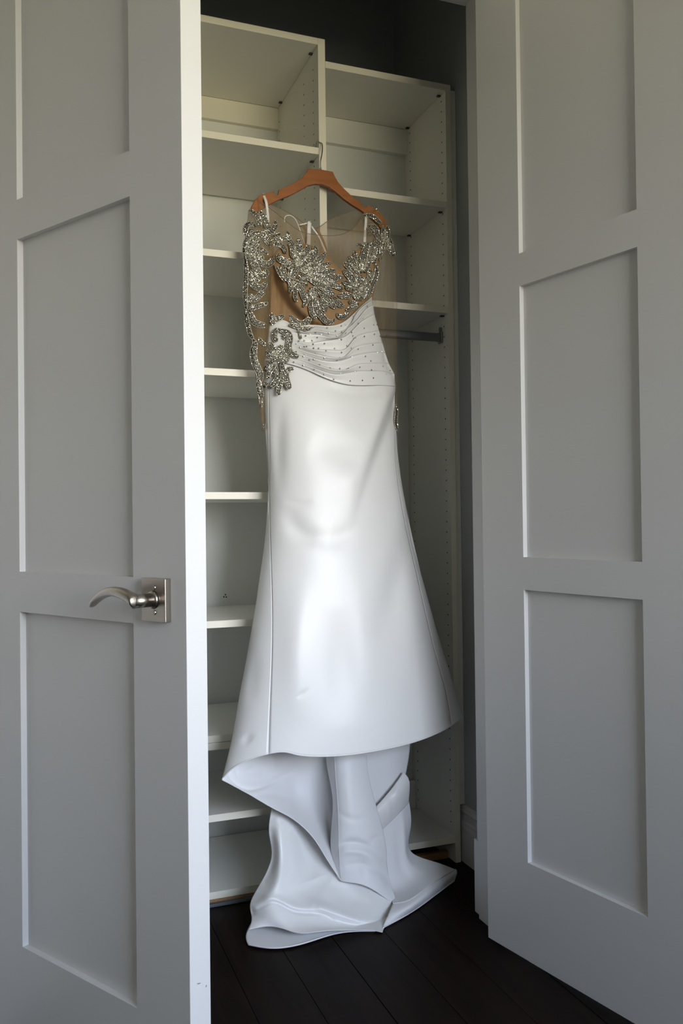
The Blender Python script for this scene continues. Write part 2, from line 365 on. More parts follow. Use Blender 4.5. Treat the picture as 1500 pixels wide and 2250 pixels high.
# right unit
sp = side(uR, XR1, XR2, YR, ZR)
holes(sp, uR, XR1, (0.028, 0.2565), 0.118, 2.36, -1)
RZ = [ZR, 2.0338, 1.7086, 0.0821]
for z in RZ: shelf(uR, XD2, XR1, YR-0.024, z)
lpart(uR, 'back_panel', XD2+0.001, XR1+0.002, YR-0.004, YR, 0.05, ZR-0.002, M_back)
lpart(uR, 'nailing_rail', XD2+0.001, XR1, YR-0.024, YR-0.0045, ZR-T-0.085, ZR-T-0.0005, M_lam)
lpart(uR, 'nailing_rail', XD2+0.001, XR1, YR-0.024, YR-0.0045, 0.0826, 0.176, M_lam)
lpart(uR, 'filler_strip', XR2+0.0005, CLX1-0.0005, 0.006, 0.024, 0.175, ZR-0.012, M_lam)
lpart(uR, 'base_runner', XD2+0.002, XR1-0.002, 0.045, 0.063, 0.0005, 0.022, M_chip, 0)
pins(uR, XR1, -1, (0.035, 0.262), [z-T for z in RZ[:3]])
# hanging rod with its end sockets
ox = XD2; bm = bmesh.new(); ring = []
for x in (XD2+0.012, XR1-0.006):
    ring.append([bm.verts.new((x-ox, 0.046+0.0075*math.cos(t), 1.6225+0.0135*math.copysign(abs(math.sin(t))**0.6, math.sin(t)))) for t in (2*math.pi*k/24 for k in range(24))])
for k in range(24): bm.faces.new((ring[0][k], ring[0][(k+1) % 24], ring[1][(k+1) % 24], ring[1][k]))
bmesh.ops.recalc_face_normals(bm, faces=bm.faces[:])
rod = from_bm('hanging_rod', bm, M_rod, uR, True)
for xx in (XD2+0.001, XR1-0.009):
    bm = bmesh.new(); add_box(bm, xx-ox, xx+0.008-ox, 0.034, 0.058, 1.604, 1.640, bev=0.003)
    add_box(bm, xx-ox, xx+0.008-ox, 0.041, 0.051, 1.640, 1.655, bev=0.003); from_bm('rod_socket', bm, M_rod, rod)

# ------------------------------------------------------------------ cloth helpers
def nat_spline(t, P, tt):            # natural cubic through P (n x d) at parameters t, evaluated at tt
    t = np.asarray(t, float); P = np.asarray(P, float); n = len(t)
    if n == 2:
        w = ((np.asarray(tt)-t[0])/(t[1]-t[0]))[:, None]; return P[0]*(1-w)+P[1]*w
    h = np.diff(t); A = np.zeros((n, n)); B = np.zeros_like(P); A[0, 0] = A[-1, -1] = 1
    for i in range(1, n-1):
        A[i, i-1], A[i, i], A[i, i+1] = h[i-1], 2*(h[i-1]+h[i]), h[i]
        B[i] = 6*((P[i+1]-P[i])/h[i]-(P[i]-P[i-1])/h[i-1])
    Mo = np.linalg.solve(A, B); tt = np.asarray(tt, float)
    k = np.clip(np.searchsorted(t, tt, side='right')-1, 0, n-2)
    a = (t[k+1]-tt)[:, None]; b = (tt-t[k])[:, None]; hk = h[k][:, None]
    return (Mo[k]*a**3+Mo[k+1]*b**3)/(6*hk) + (P[k]/hk-Mo[k]*hk/6)*a + (P[k+1]/hk-Mo[k+1]*hk/6)*b
def chord(P):
    P = np.asarray(P, float); d = np.sqrt((np.diff(P[:, :2], axis=0)**2).sum(1)); return np.concatenate([[0], np.cumsum(np.maximum(d, 1e-6))])
def curve(P, n):                      # n points along a smooth curve through P
    c = chord(P); return nat_spline(c, P, np.linspace(0, c[-1], n))
def f1(pairs):                        # smooth scalar function through (x, y) pairs
    xs = np.array([p[0] for p in pairs], float); ys = np.array([[p[1]] for p in pairs], float)
    def f(x):
        x = np.atleast_1d(np.asarray(x, float)); return np.interp(x, xs, ys[:, 0]) if len(xs) < 3 else nat_spline(xs, ys, np.clip(x, xs[0], xs[-1]))[:, 0]
    return f
def pt(p):                            # (px, py, Y) or (px, py, None, z) -> world
    return at(p[0], p[1], p[2]) if p[2] is not None else atz(p[0], p[1], p[3])
def grid_mesh(name, G, mat, parent, thick=0.0014, flip=False, closed=False):
    nv, nu = G.shape[:2]; V = G.reshape(-1, 3); F = []
    for i in range(nv-1):
        for j in range(nu-1 if not closed else nu):
            k = (j+1) % nu; q = (i*nu+j, i*nu+k, (i+1)*nu+k, (i+1)*nu+j); F.append(q if flip else q[::-1])
    o = from_pd(name, V, F, mat, parent)
    if thick:
        m = o.modifiers.new('thickness', 'SOLIDIFY'); m.thickness = thick; m.offset = -1; m.use_even_offset = False
    return o
def loft(ctrl, nu, nv, bump=None):    # control grid of points -> smooth world grid
    W = np.array([[pt(p) for p in row] for row in ctrl])
    c = np.mean([np.concatenate([[0], np.cumsum(np.linalg.norm(np.diff(r, axis=0), axis=1))]) for r in W], axis=0)
    R = np.array([nat_spline(c, r, np.linspace(0, c[-1], nu)) for r in W])
    d = np.concatenate([[0], np.cumsum(np.linalg.norm(np.diff(R, axis=0), axis=2).mean(1))])
    G = nat_spline(d, R.reshape(len(R), -1), np.linspace(0, d[-1], nv)).reshape(nv, nu, 3)
    if bump is not None:
        u, v = np.meshgrid(np.linspace(0, 1, nu), np.linspace(0, 1, nv)); G = G + bump(u, v)[..., None]*np.array([-0.2, -1.0, 0.25])
    for i in range(nv):               # nothing sinks into the floor
        for j in range(nu):
            if G[i, j, 2] < 0.003:
                d = G[i, j]-CAM_C; G[i, j] = CAM_C+d*(0.003-CAM_C[2])/d[2]
    return G
def crease(G, items):
    sh = G.shape[:2]; v = G.reshape(-1, 3)-CAM_C; zc = v@FWD; x = 750+CAM_F*(v@RGT)/zc; y = 1125-CAM_F*(v@UPV)/zc; d = np.zeros(len(x))
    for P, w, a in items:
        c = curve(P, 80); q = (x[:, None]-c[None, :, 0])**2+(y[:, None]-c[None, :, 1])**2; i = q.argmin(1); t = i/79.0
        d += a*np.exp(-q.min(1)/(w*w))*np.sin(np.pi*np.clip(t, .06, .94))**0.5
    return G+(v/np.linalg.norm(v, axis=1)[:, None]*d[:, None]).reshape(*sh, 3)
def tube_px(name, P, Y, rad, mat, parent, n=40, seg=6):
    c = curve(P, n); ys = Y(c[:, 0], c[:, 1]) if callable(Y) else (c[:, 2] if Y is None else np.full(n, Y))
    bm = bmesh.new(); add_tube(bm, [at(x, y, d) for x, y, d in zip(c[:, 0], c[:, 1], ys)], rad, seg); return from_bm(name, bm, mat, parent, True)
def ribbon_px(name, P, w, mat, parent, n=16, thick=0.0008):   # flat ribbon along (px, py, Y) points, w pixels wide
    c = curve(P, n); t = np.gradient(c[:, :2], axis=0); t /= np.linalg.norm(t, axis=1)[:, None]; nr = np.stack([-t[:, 1], t[:, 0]], 1)
    G = np.array([[at(*(c[i, :2]+nr[i]*s*w/2), c[i, 2]-0.0006*(1-s*s)) for s in (-1, -0.4, 0.4, 1)] for i in range(n)])
    return grid_mesh(name, G, mat, parent, thick)

# ------------------------------------------------------------------ cloth materials
M_satin = material('ivory_satin', (0.77, 0.765, 0.75), 0.38, var=0.012, vscale=4, bump=0.03, bscale=60, Sheen_Weight=0.15, Sheen_Roughness=0.4)
M_lining = material('white_lining', (0.74, 0.74, 0.745), 0.55, var=0.02, vscale=5, bump=0.05, bscale=40, Sheen_Weight=0.1)
M_nude = material('nude_mesh_lining', (0.30, 0.180, 0.082), 0.75, var=0.18, vscale=25, bump=0.2, bscale=300, Sheen_Weight=0.2)
M_tulle = sheer_material('nude_tulle', (0.50, 0.35, 0.20), 0.30, wrinkle=0.10)
M_tulle2 = sheer_material('nude_tulle_back', (0.50, 0.37, 0.23), 0.26, wrinkle=0.06)
M_sleeve = sheer_material('nude_tulle_sleeve', (0.40, 0.27, 0.13), 0.36, wrinkle=0.14)
M_sleeve2 = sheer_material('nude_tulle_sleeve_thin', (0.44, 0.31, 0.17), 0.17, wrinkle=0.10)
M_pipe = material('tan_neck_piping', (0.25, 0.14, 0.06), 0.7, var=0.1)
M_rib = material('white_satin_ribbon', (0.78, 0.76, 0.74), 0.45, var=0.02)
M_bead = material('silver_crystal_bead', (0.92, 0.885, 0.79), 0.19, 0.80, var=0.12, vscale=900)
M_bback = material('bead_backing_thread', (0.06, 0.052, 0.038), 0.8, var=0.3, vscale=300)
M_bcord = material('pale_outline_cord', (0.34, 0.28, 0.19), 0.6, var=0.1)

# ------------------------------------------------------------------ the hanger
hang = empty('clothes_hanger', 'honey-coloured wooden clothes hanger with a chrome hook holding the beaded dress', 'hanger')
HY = -0.030
hang.location = Vector(at(704, 372, HY))
HL = np.array(hang.location)
outline = [(550.4, 462), (553, 452), (560.5, 438), (570.7, 429), (586, 424), (598.5, 421), (602.5, 419), (600.5, 423.5), (603, 427.5), (607, 429), (610.5, 427.5), (611.7, 423),
           (612.5, 416.5), (621, 412.7), (634, 407.5), (646.7, 401), (656, 395.5), (662, 391), (669.5, 382), (678, 369.7), (705, 372), (731.5, 377), (735, 386), (743, 400), (755.6, 414), (773, 430.5),
           (791, 444.4), (795.5, 447.5), (796.5, 452.5), (799.5, 455), (804, 455), (806.5, 451.5), (809, 451.5), (821.5, 457), (834, 467), (844, 480), (849, 492.5), (848, 503), (840, 505), (828, 490), (810, 474), (793.6, 462), (773, 449.5), (755.6, 437),
           (738, 421.6), (722.7, 410), (707.5, 404.4), (692, 404), (677, 407.7), (656.8, 419), (634, 430.5), (611, 439), (588.4, 451), (575.7, 459.6), (568, 467), (558, 468.5)]
poly = [tuple(np.array(at(x, y, HY-0.006))[[0, 2]]-HL[[0, 2]]) for x, y in outline]
bm = bmesh.new(); extrude_poly(bm, poly, -0.006, 0.006)
o = from_bm('hanger_body', bm, M_beech, hang)
m = o.modifiers.new('soft_edges', 'BEVEL'); m.width = 0.0022; m.segments = 3; m.limit_method = 'ANGLE'; m.angle_limit = math.radians(40)
hk = [(704, 378, -.030), (704, 368, -.030), (704, 354.5, -.029), (706, 343, -.026), (707.8, 330, -.020), (708, 320, -.012), (706, 312, -.002), (702.4, 308.8, .006), (699, 312, .014), (697.3, 318, .020), (697, 323.5, .024)]
c = [Vector(at(*p)) for p in curve(hk, 40)]
for p in c:
    if p.y > -0.004: p.x = min(p.x, XD1-0.0028); p.z = max(p.z, 2.1403+0.0020)
bm = bmesh.new(); add_tube(bm, [p-hang.location for p in c], 0.0017, 10); from_bm('hook', bm, M_chrome, hang, True)
bm = bmesh.new(); b0 = Vector(at(704, 372.5, HY))-hang.location; add_tube(bm, [b0, b0+Vector((0, 0, 0.004))], 0.0032, 14); from_bm('hook_ferrule', bm, M_chrome, hang, True)

# ------------------------------------------------------------------ the dress
dress = empty('wedding_dress', 'ivory satin wedding dress with silver beaded bodice and train, hanging in the closet', 'dress')

# front depth of the whole gown: a rounded body whose depth grows from the shoulders to the flared hem
Yc = f1([(430, -.041), (480, -.044), (540, -.062), (600, -.086), (650, -.088), (720, -.084), (780, -.104), (850, -.126), (1000, -.150), (1150, -.168), (1300, -.190), (1500, -.220), (1660, -.240), (1730, -.247)])
Ye = f1([(430, -.040), (540, -.043), (650, -.045), (780, -.048), (850, -.050), (1150, -.062), (1400, -.085), (1572, -.110), (1730, -.150)])
XL = f1([(430, 560), (500, 588), (540, 597), (600, 593), (700, 591), (740, 587), (790, 582), (850, 578), (900, 581), (950, 584), (1000, 588), (1060, 590), (1120, 587), (1200, 580), (1270, 570), (1340, 560), (1410, 548), (1480, 535), (1550, 522), (1620, 510), (1670, 497), (1713, 487)])
XR = f1([(430, 820), (500, 850), (540, 842), (590, 834), (620, 829), (655, 818), (690, 822), (725, 829), (750, 837), (780, 843), (800, 848), (830, 864), (850, 868), (888, 864), (950, 871), (985, 872), (1050, 880), (1120, 893), (1200, 908), (1265, 926), (1340, 947), (1410, 967), (1470, 986), (1530, 1003), (1572, 1016), (1713, 1046)])
FOLDS = [  # (polyline, half width px, depth m; positive = valley)
    ([(770, 1010), (760, 1090)], 30, -.003),
    ([(680, 968), (722, 980), (775, 950)], 34, .004), ([(622, 1098), (650, 1105), (690, 1100)], 7, .0025),
    ([(630, 1105), (655, 1165), (725, 1185)], 20, .008), ([(690, 1190), (740, 1185), (790, 1150)], 24, .004),
    ([(905, 1110), (880, 1240), (850, 1350), (835, 1440)], 26, .016), ([(930, 1260), (900, 1390), (890, 1560)], 26, -.006),
    ([(878, 1175), (888, 1215)], 7, .003), ([(742, 1330), (748, 1480), (752, 1600)], 38, .008), ([(660, 1250), (650, 1420), (650, 1600)], 32, -.008),
    ([(618, 870), (612, 960), (616, 1090)], 16, .008), ([(800, 1180), (800, 1300), (815, 1560)], 34, -.004),
    ([(535, 1615), (552, 1632)], 12, .004), ([(560, 1420), (548, 1560)], 16, .004), ([(945, 1340), (968, 1480), (985, 1570)], 14, .004),
    ([(700, 845), (760, 862), (850, 858)], 12, .006), ([(660, 1520), (668, 1530)], 14, .002)]
_F = []
for P, w, a in FOLDS:
    _F.append((curve(P, 160), w, a))
LAP = curve([(872, 846), (862, 882), (846, 928), (826, 982), (806, 1040), (788, 1100), (772, 1170)], 200)
_lt = np.gradient(LAP, axis=0); LAPN = np.stack([-_lt[:, 1], _lt[:, 0]], 1)/np.linalg.norm(_lt, axis=1)[:, None]; LAPN *= np.sign(LAPN[:, :1])
def folds(x, y):
    out = np.zeros_like(x)
    for c, w, a in _F:
        if np.isscalar(w): pass
        d2 = np.full(x.shape, 1e12); tt = np.zeros(x.shape)
        for i, p in enumerate(c):
            q = (x-p[0])**2+(y-p[1])**2; m_ = q < d2; d2 = np.where(m_, q, d2); tt = np.where(m_, i/159.0, tt)
        out += a*np.exp(-d2/(w*w))*np.sin(np.pi*tt)**1.3
    # lapped fold: cloth left of the line stands proud, cloth right of it starts deep and comes back out
    d2 = np.full(x.shape, 1e12); tt = np.zeros(x.shape); sx = np.zeros(x.shape)
    for i, p in enumerate(LAP):
        q = (x-p[0])**2+(y-p[1])**2; m_ = q < d2; d2 = np.where(m_, q, d2); tt = np.where(m_, i/(len(LAP)-1), tt); sx = np.where(m_, (x-p[0])*LAPN[i, 0]+(y-p[1])*LAPN[i, 1], sx)
    dd = np.sqrt(d2)*np.sign(sx); fade = np.clip(tt/0.12, 0, 1)*1.75*np.clip(1-tt, 0, 1)**1.25*np.exp(-np.clip(d2-sx*sx, 0, None)/200.0)
    st = 1/(1+np.exp(-dd/4.0))
    out += fade*(0.026*st*np.exp(-np.clip(dd, 0, None)/36.0)-0.021*(1-st)*np.exp(-(np.clip(dd, None, 0)/40.0)**2))
    return out
def bodyY(x, y, fold=True):
    x = np.atleast_1d(np.asarray(x, float)); y = np.atleast_1d(np.asarray(y, float)); s = x.shape; xf, yf = x.ravel(), y.ravel()
    l, r = XL(yf), XR(yf); u = np.clip((2*xf-l-r)/(r-l), -1, 1)
    g = (1-np.abs(u)**2.05)**0.56
    Y = Ye(yf)+(Yc(yf)-Ye(yf))*g
    if fold: Y = Y+folds(xf, yf)
    return Y.reshape(s)
def px_grid(X, Yp, Yd):
    return np.array([[at(X[i, j], Yp[i, j], Yd[i, j]) for j in range(X.shape[1])] for i in range(X.shape[0])])

# --- skirt front: three satin panels joined at the two princess seams
GUIDES = [(0.0, [(583, 780), (578, 855), (581, 900), (588, 1000), (590, 1060), (587, 1120), (580, 1200), (570, 1270), (560, 1340), (548, 1410), (535, 1480), (522, 1550), (510, 1620), (497, 1675), (487, 1713)]),
          (0.07, [(587, 780), (583, 860), (587, 1000), (590, 1100), (587, 1200), (579, 1340), (566, 1480), (546, 1600), (520, 1682)]),
          (0.16, [(594, 780), (590.5, 857), (592, 960), (593, 1148), (598, 1340), (597, 1450), (593, 1560), (590, 1656)]),
          (0.32, [(640, 785), (645, 900), (650, 1148), (655, 1340), (655, 1500), (652, 1658)]),
          (0.52, [(720, 800), (728, 900), (735, 1148), (742, 1340), (746, 1500), (748, 1660)]),
          (0.70, [(800, 815), (803, 900), (812, 1148), (826, 1340), (838, 1500), (845, 1646)]),
          (0.84, [(845, 825), (850, 900), (862, 1148), (890, 1340), (913, 1500), (928, 1624)]),
          (0.94, [(862, 830), (867, 930), (868, 1000), (880, 1100), (898, 1190), (915, 1262), (935, 1350), (960, 1450), (982, 1535), (991, 1594)]),
          (1.0, [(866, 830), (868.5, 852), (863.5, 885), (866, 918), (871, 950), (872.5, 990), (880, 1050), (893, 1120), (908, 1200), (926, 1265), (947, 1340), (967, 1410), (986, 1470), (1003, 1530), (1016, 1572)])]
NV = 220
gu = [g for g, _ in GUIDES]; GC = np.array([curve(P, NV) for _, P in GUIDES])           # guide, v, xy
US = np.concatenate([np.linspace(0, .15, 22), np.linspace(.153, .167, 5), np.linspace(.172, .928, 100), np.linspace(.934, .946, 5), np.linspace(.951, 1, 14)])
PX = nat_spline(gu, GC.reshape(len(gu), -1), US).reshape(len(US), NV, 2).transpose(1, 0, 2)
SX, SY = PX[..., 0], PX[..., 1]
SD = bodyY(SX, SY)
for us, w in ((.16, .0035), (.94, .0028)):
    SD = SD + 0.0035*np.exp(-((US-us)/w)**2)[None, :]*np.clip((np.arange(NV)/NV-0.05)*8, 0, 1)[:, None]
SK = px_grid(SX, SY, SD)
i1, i2 = int(np.argmin(abs(US-.16))), int(np.argmin(abs(US-.94)))
for a, b in ((0, i1), (i1, i2), (i2, len(US)-1)):
    grid_mesh('skirt_panel', SK[:, a:b+1], M_satin, dress)
bm = bmesh.new(); add_tube(bm, [p+np.array([0, .001, 0]) for p in SK[-1]], 0.0021, 8); from_bm('hem_piping', bm, M_satin, dress, True)

# --- skirt back: hangs just in front of the shelf fronts, closes the tube behind
bl = curve([(583, 780, -.046), (580, 900, -.050), (589, 1060, -.056), (580, 1200, -.063), (560, 1340, -.078), (535, 1480, -.096), (510, 1620, -.122)], 90)
br = curve([(866, 830, -.048), (872, 985, -.052), (893, 1120, -.060), (926, 1265, -.070), (967, 1410, -.086), (1003, 1530, -.105), (1014, 1568, -.110)], 90)
BK = np.zeros((90, 40, 3))
for i in range(90):
    a, b = at(*bl[i]), at(*br[i]); t = np.linspace(0, 1, 40)
    y_mid = -0.022-0.00018*i
    P = a[None]*(1-t)[:, None]+b[None]*t[:, None]; g = (1-np.abs(2*t-1)**2.4)**0.7
    P[:, 1] = P[:, 1]*(1-g)+(y_mid+0.006*np.sin(9*t+i*0.03)*(i/90))*g; P[:, 0] = P[:, 0]*(1-0.06*g)+0.06*g*(a[0]+b[0])/2
    BK[i] = P
grid_mesh('skirt_back', BK, M_lining, dress, flip=True)

# --- ruched satin waist: pleats lapping upward, each fold its own strip
ROWS = [[(591, 712), (606, 706), (625, 704), (642, 714), (680, 714), (720, 716), (745, 712), (765, 700), (785, 681), (800, 667), (817, 652)],
        [(590, 722), (606, 718), (630, 718), (661, 729), (688, 726), (720, 730), (744, 730), (765, 719), (781, 692), (800, 671), (818, 661)],
        [(589, 732), (606, 729), (635, 729), (672, 734), (704, 736), (730, 742), (744, 740), (762, 724), (784, 703), (806, 678), (820, 670)],
        [(588, 742), (606, 740), (638, 742), (674, 754), (704, 750), (736, 746), (752, 742), (768, 732), (789, 711), (808, 698), (823, 691)],
        [(587, 751), (606, 751), (640, 754), (675, 766), (704, 769), (735, 770), (757, 768), (772, 752), (788, 737), (810, 731), (832, 726)],
        [(586, 760), (606, 761), (642, 764), (678, 774), (704, 780), (735, 786), (756, 784), (776, 766), (795, 758), (818, 755), (840, 753)],
        [(585, 768), (606, 770), (644, 773), (680, 784), (708, 792), (735, 794), (760, 789), (784, 780), (805, 776), (824, 774), (846, 775)],
        [(584, 776), (606, 778), (642, 782), (680, 795), (708, 805), (735, 812), (760, 812), (785, 801), (806, 799), (828, 798), (854, 799)],
        [(583, 783), (606, 786), (640, 792), (680, 805), (708, 815), (735, 822), (764, 819), (790, 815), (815, 815), (838, 815), (866, 822)],
        [(581, 792), (606, 794), (640, 801), (680, 815), (708, 828), (735, 838), (764, 845), (790, 847), (815, 847), (840, 847), (869, 849)]]
RC = np.array([curve(r, 110) for r in ROWS])
tt_ = np.linspace(0, 1, 110); amp = 0.0015+0.0095*np.clip((tt_-.12)/.3, 0, 1)
WAIST_LIFT = 0.007
for k in range(len(ROWS)-1):
    a, b = RC[k], RC[k+1]; n = 12; G = np.zeros((n+2, 110, 3))
    prof_ = [(-0.02, 0.55), (0.0, 1.0), (0.05, 1.12), (0.14, 1.08), (0.26, .92), (0.38, .74), (0.5, .56), (0.62, .40), (0.74, .26), (0.86, .12), (0.96, .0), (1.03, -.25), (1.10, -.5), (1.16, -.8)]
    last = k == len(ROWS)-2
    for i, (v, h) in enumerate(prof_):
        if last: h = max(h, 0.45-0.25*v) if v < 0.98 else (0.1 if v < 1.05 else -0.6); v = min(v, 1.0) if v < 1.05 else 1.0
        P = a*(1-v)+b*v
        D = bodyY(P[:, 0], P[:, 1], False)-WAIST_LIFT-amp*h
        G[i] = [at(x, y, d) for (x, y), d in zip(P, D)]
    grid_mesh('pleat', G, M_satin, dress, 0.0009)
def waistY(x, y): return bodyY(x, y, False)-0.0125

# --- nude bodice lining and the sheer yoke above it
def body_patch(name, top, bot, mat, nu=60, nv=40, off=0.0, thick=0.001, yf=None, wrinkle=0.0):
    a, b = curve(top, nu), curve(bot, nu); v = np.linspace(0, 1, nv)[:, None, None]; P = a[None]*(1-v)+b[None]*v
    D = (yf or (lambda x, y: bodyY(x, y, False)))(P[..., 0], P[..., 1])+off
    if wrinkle: D = D+wrinkle*np.sin(P[..., 0]*0.42+P[..., 1]*0.02)*np.sin(P[..., 1]*0.013+P[..., 0]*.03)
    return grid_mesh(name, px_grid(P[..., 0], P[..., 1], D), mat, dress, thick)
CUT = curve([(594, 575), (606, 592), (622, 616), (642, 652), (668, 684), (698, 704), (740, 716)], 80)
_ct = np.gradient(CUT, axis=0); CUTN = np.stack([-_ct[:, 1], _ct[:, 0]], 1)/np.linalg.norm(_ct, axis=1)[:, None]; CUTN *= np.sign(CUTN[:, 1:])
def liningY(x, y):
    d2 = ((x[..., None]-CUT[:, 0])**2+(y[..., None]-CUT[:, 1])**2); i = d2.argmin(-1); sd = (x-CUT[i, 0])*CUTN[i, 0]+(y-CUT[i, 1])*CUTN[i, 1]
    t = np.clip(sd/22.0, 0, 1); t = t*t*(3-2*t); edge = np.clip((x-XL(y.ravel()).reshape(x.shape))/14.0, 0.25, 1); low = np.clip((738-y)/22.0, 0, 1)
    return bodyY(x, y, False)+0.030*t*edge*low
sweet = [(594, 585), (603, 556), (622, 541), (650, 534), (685, 540), (712, 556), (733, 577), (748, 590), (762, 574), (780, 552), (805, 541), (830, 560), (834, 585)]
body_patch('bodice_lining', sweet, [(590, 735), (606, 735), (630, 735), (655, 738), (680, 738), (700, 738), (720, 738), (740, 736), (760, 725), (780, 705), (800, 685), (812, 672), (818, 662)], M_nude, 90, 60, wrinkle=0.0010, yf=liningY)
neck = [(566, 437), (581, 449), (600, 463), (630, 487), (662, 509), (690, 515.5), (720, 518), (750, 515), (775, 502), (790, 484), (800, 466), (812, 458), (830, 466)]
sw2 = [(594, 590), (603, 562), (622, 547), (650, 541), (685, 547), (712, 563), (733, 583), (748, 596), (762, 580), (780, 558), (805, 547), (830, 566), (834, 590)]
body_patch('sheer_yoke', neck, sw2, M_tulle, 60, 30, -0.0015, 0)
tube_px('neckline_piping', neck[:-2], lambda x, y: bodyY(x, y, False)-0.002, 0.0008, M_pipe, dress, 60)
backn = [(568, 430), (595, 449), (625, 463), (655, 481), (678, 497), (694, 501), (717, 487.5), (745, 474), (780, 462), (810, 455), (842, 470)]
body_patch('sheer_back', backn, [(590, 640), (610, 640), (640, 640), (665, 640), (690, 640), (705, 640), (720, 640), (745, 640), (780, 640), (810, 640), (835, 640)], M_tulle2, 60, 24, 0, 0, yf=lambda x, y: np.full(np.shape(x), -0.0195))
tube_px('back_neckline_piping', backn[1:8], -0.0195, 0.0008, M_pipe, dress, 50)
ribbon_px('back_placket', [(657, 495, -.021), (668, 499, -.022), (672, 515, -.022), (670, 545, -.022), (668, 600, -.022)], 5, M_pipe, dress, 20)
ribbon_px('back_placket', [(696, 503, -.021), (706, 522, -.022), (715, 545, -.022), (722, 575, -.022)], 5, M_nude, dress, 20)

# --- white hanging loops and tapes
ribbon_px('hanger_loop', [(577.8, 424.5, -.028), (578.2, 424.3, -.036), (578.8, 426.5, -.041), (582, 437, -.0415), (586, 453, -.043), (588.4, 482, -.046), (589.5, 505, -.052)], 5.5, M_rib, dress)
ribbon_px('hanger_loop', [(801.8, 455.5, -.028), (802.0, 455.3, -.036), (802.5, 458, -.041), (803.5, 477, -.045), (802.5, 500, -.050), (800.5, 532, -.060)], 5.5, M_rib, dress)
ribbon_px('hanging_tape', [(681, 489, -.020), (680.5, 487.5, -.026), (679, 495, -.028), (678, 520, -.030), (676.5, 552, -.032)], 8.5, M_rib, dress)
ribbon_px('hanging_tape', [(684, 497, -.024), (690, 506, -.025), (697, 515, -.026), (706, 532, -.026), (716, 556, -.026)], 3.2, M_rib, dress)
ribbon_px('hanging_tape', [(657, 494.5, -.023), (666, 492.5, -.025), (676, 490, -.026)], 2.6, M_rib, dress, 8)
tube_px('hanging_cord', [(625, 488, -.045), (624.5, 482, -.045), (627, 475.5, -.045), (634, 473, -.045), (644, 477, -.044), (654, 492.5, -.044), (662, 515, -.046), (671, 542, -.050)], None, 0.0013, M_rib, dress, 40)

# --- sleeves: sheer tubes
def sleeve(rows, name, nseg=28, mat=None):
    ys = np.array([r[0] for r in rows], float); Rv = np.array([r[1:] for r in rows], float); yy = np.linspace(ys[0], ys[-1], 60); S = nat_spline(ys, Rv, yy)
    G = np.zeros((60, nseg, 3))
    for i in range(60):
        l, r, yc, rd = S[i]
        for k in range(nseg):
            a = 2*math.pi*k/nseg; w = 1+0.10*math.sin(3*a+i*0.11)
            inner = 0.5+0.5*math.cos(a)*(-1 if Rv[0, 0] < 700 else 1); yk = yy[i]+34*inner*math.exp(-(yy[i]-ys[0])/40)
            G[i, k] = at((l+r)/2-(r-l)/2*math.cos(a), yk, yc-rd*math.sin(a)*w)
    grid_mesh(name, G, mat or M_sleeve, dress, 0, closed=True)
    return (lambda x, y: (lambda s: s[:, 2]-s[:, 3]*1.08*np.sqrt(np.clip(1-((2*np.asarray(x)-s[:, 0]-s[:, 1])/(s[:, 1]-s[:, 0]))**2, 0.02, 1)))(nat_spline(ys, Rv, np.clip(np.atleast_1d(y), ys[0], ys[-1]))))
slvL = sleeve([(461, 545.5, 589, -.032, .015), (500, 541, 597, -.042, .022), (540, 536, 601, -.050, .030), (600, 536, 599, -.054, .031), (660, 536, 596, -.056, .030), (700, 539, 594, -.056, .028), (740, 549, 592, -.056, .024),
               (780, 554, 588, -.056, .020), (820, 560, 583, -.056, .015), (860, 566, 581, -.056, .011), (900, 571, 580, -.055, .008), (945, 576, 582, -.054, .005)], 'sleeve')
slvR = sleeve([(474, 802, 854, -.032, .016), (500, 804, 857, -.034, .017), (540, 806, 861, -.038, .018), (565, 806, 867, -.037, .018), (620, 806, 872, -.032, .014), (700, 806, 873, -.030, .013), (800, 826, 873, -.030, .013),
               (870, 846, 874, -.036, .014), (948, 858, 874, -.036, .012)], 'sleeve', mat=M_sleeve2)

# --- train and inner lining (rows of points from top to bottom)
def wr(*terms): return lambda u, v: sum(a*np.exp(-(((u-u0)/du)**2+((v-v0)/dv)**2)) for a, u0, du, v0, dv in terms)
LIN = [[(514, 1635, -.118), (545, 1622, -.080), (590, 1615, -.055), (640, 1612, -.038), (680, 1610, -.034), (708, 1608, -.036), (742, 1606, -.048)],
       [(498, 1690, -.145), (543, 1674, -.105), (595, 1668, -.070), (645, 1668, -.042), (685, 1672, -.036), (712, 1680, -.044), (742, 1690, -.060)],
       [(490, 1708, -.156), (543, 1708, -.120), (598, 1722, -.084), (648, 1740, -.048), (688, 1760, -.042), (714, 1785, -.050), (748, 1812, -.080)],
       [(488, 1714, -.160), (545, 1744, -.150), (600, 1776, -.145), (650, 1804, -.132), (692, 1846, -.146), (717, 1886, -.168), (750, 1936, -.188)]]
G_ = crease(loft(LIN, 150, 90), [([(512, 1684), (503, 1700), (512, 1718), (545, 1735), (590, 1722), (640, 1695)], 5, .007), ([(516, 1700), (545, 1694), (580, 1690)], 15, -.012),
    ([(560, 1752), (600, 1745), (645, 1760)], 7, .003), ([(540, 1690), (556, 1668)], 7, .003), ([(655, 1680), (650, 1740), (668, 1800)], 14, .006), ([(600, 1660), (605, 1700)], 10, -.004), ([(715, 1660), (722, 1760), (738, 1850)], 8, -.004)])
grid_mesh('skirt_lining', G_, M_lining, dress)
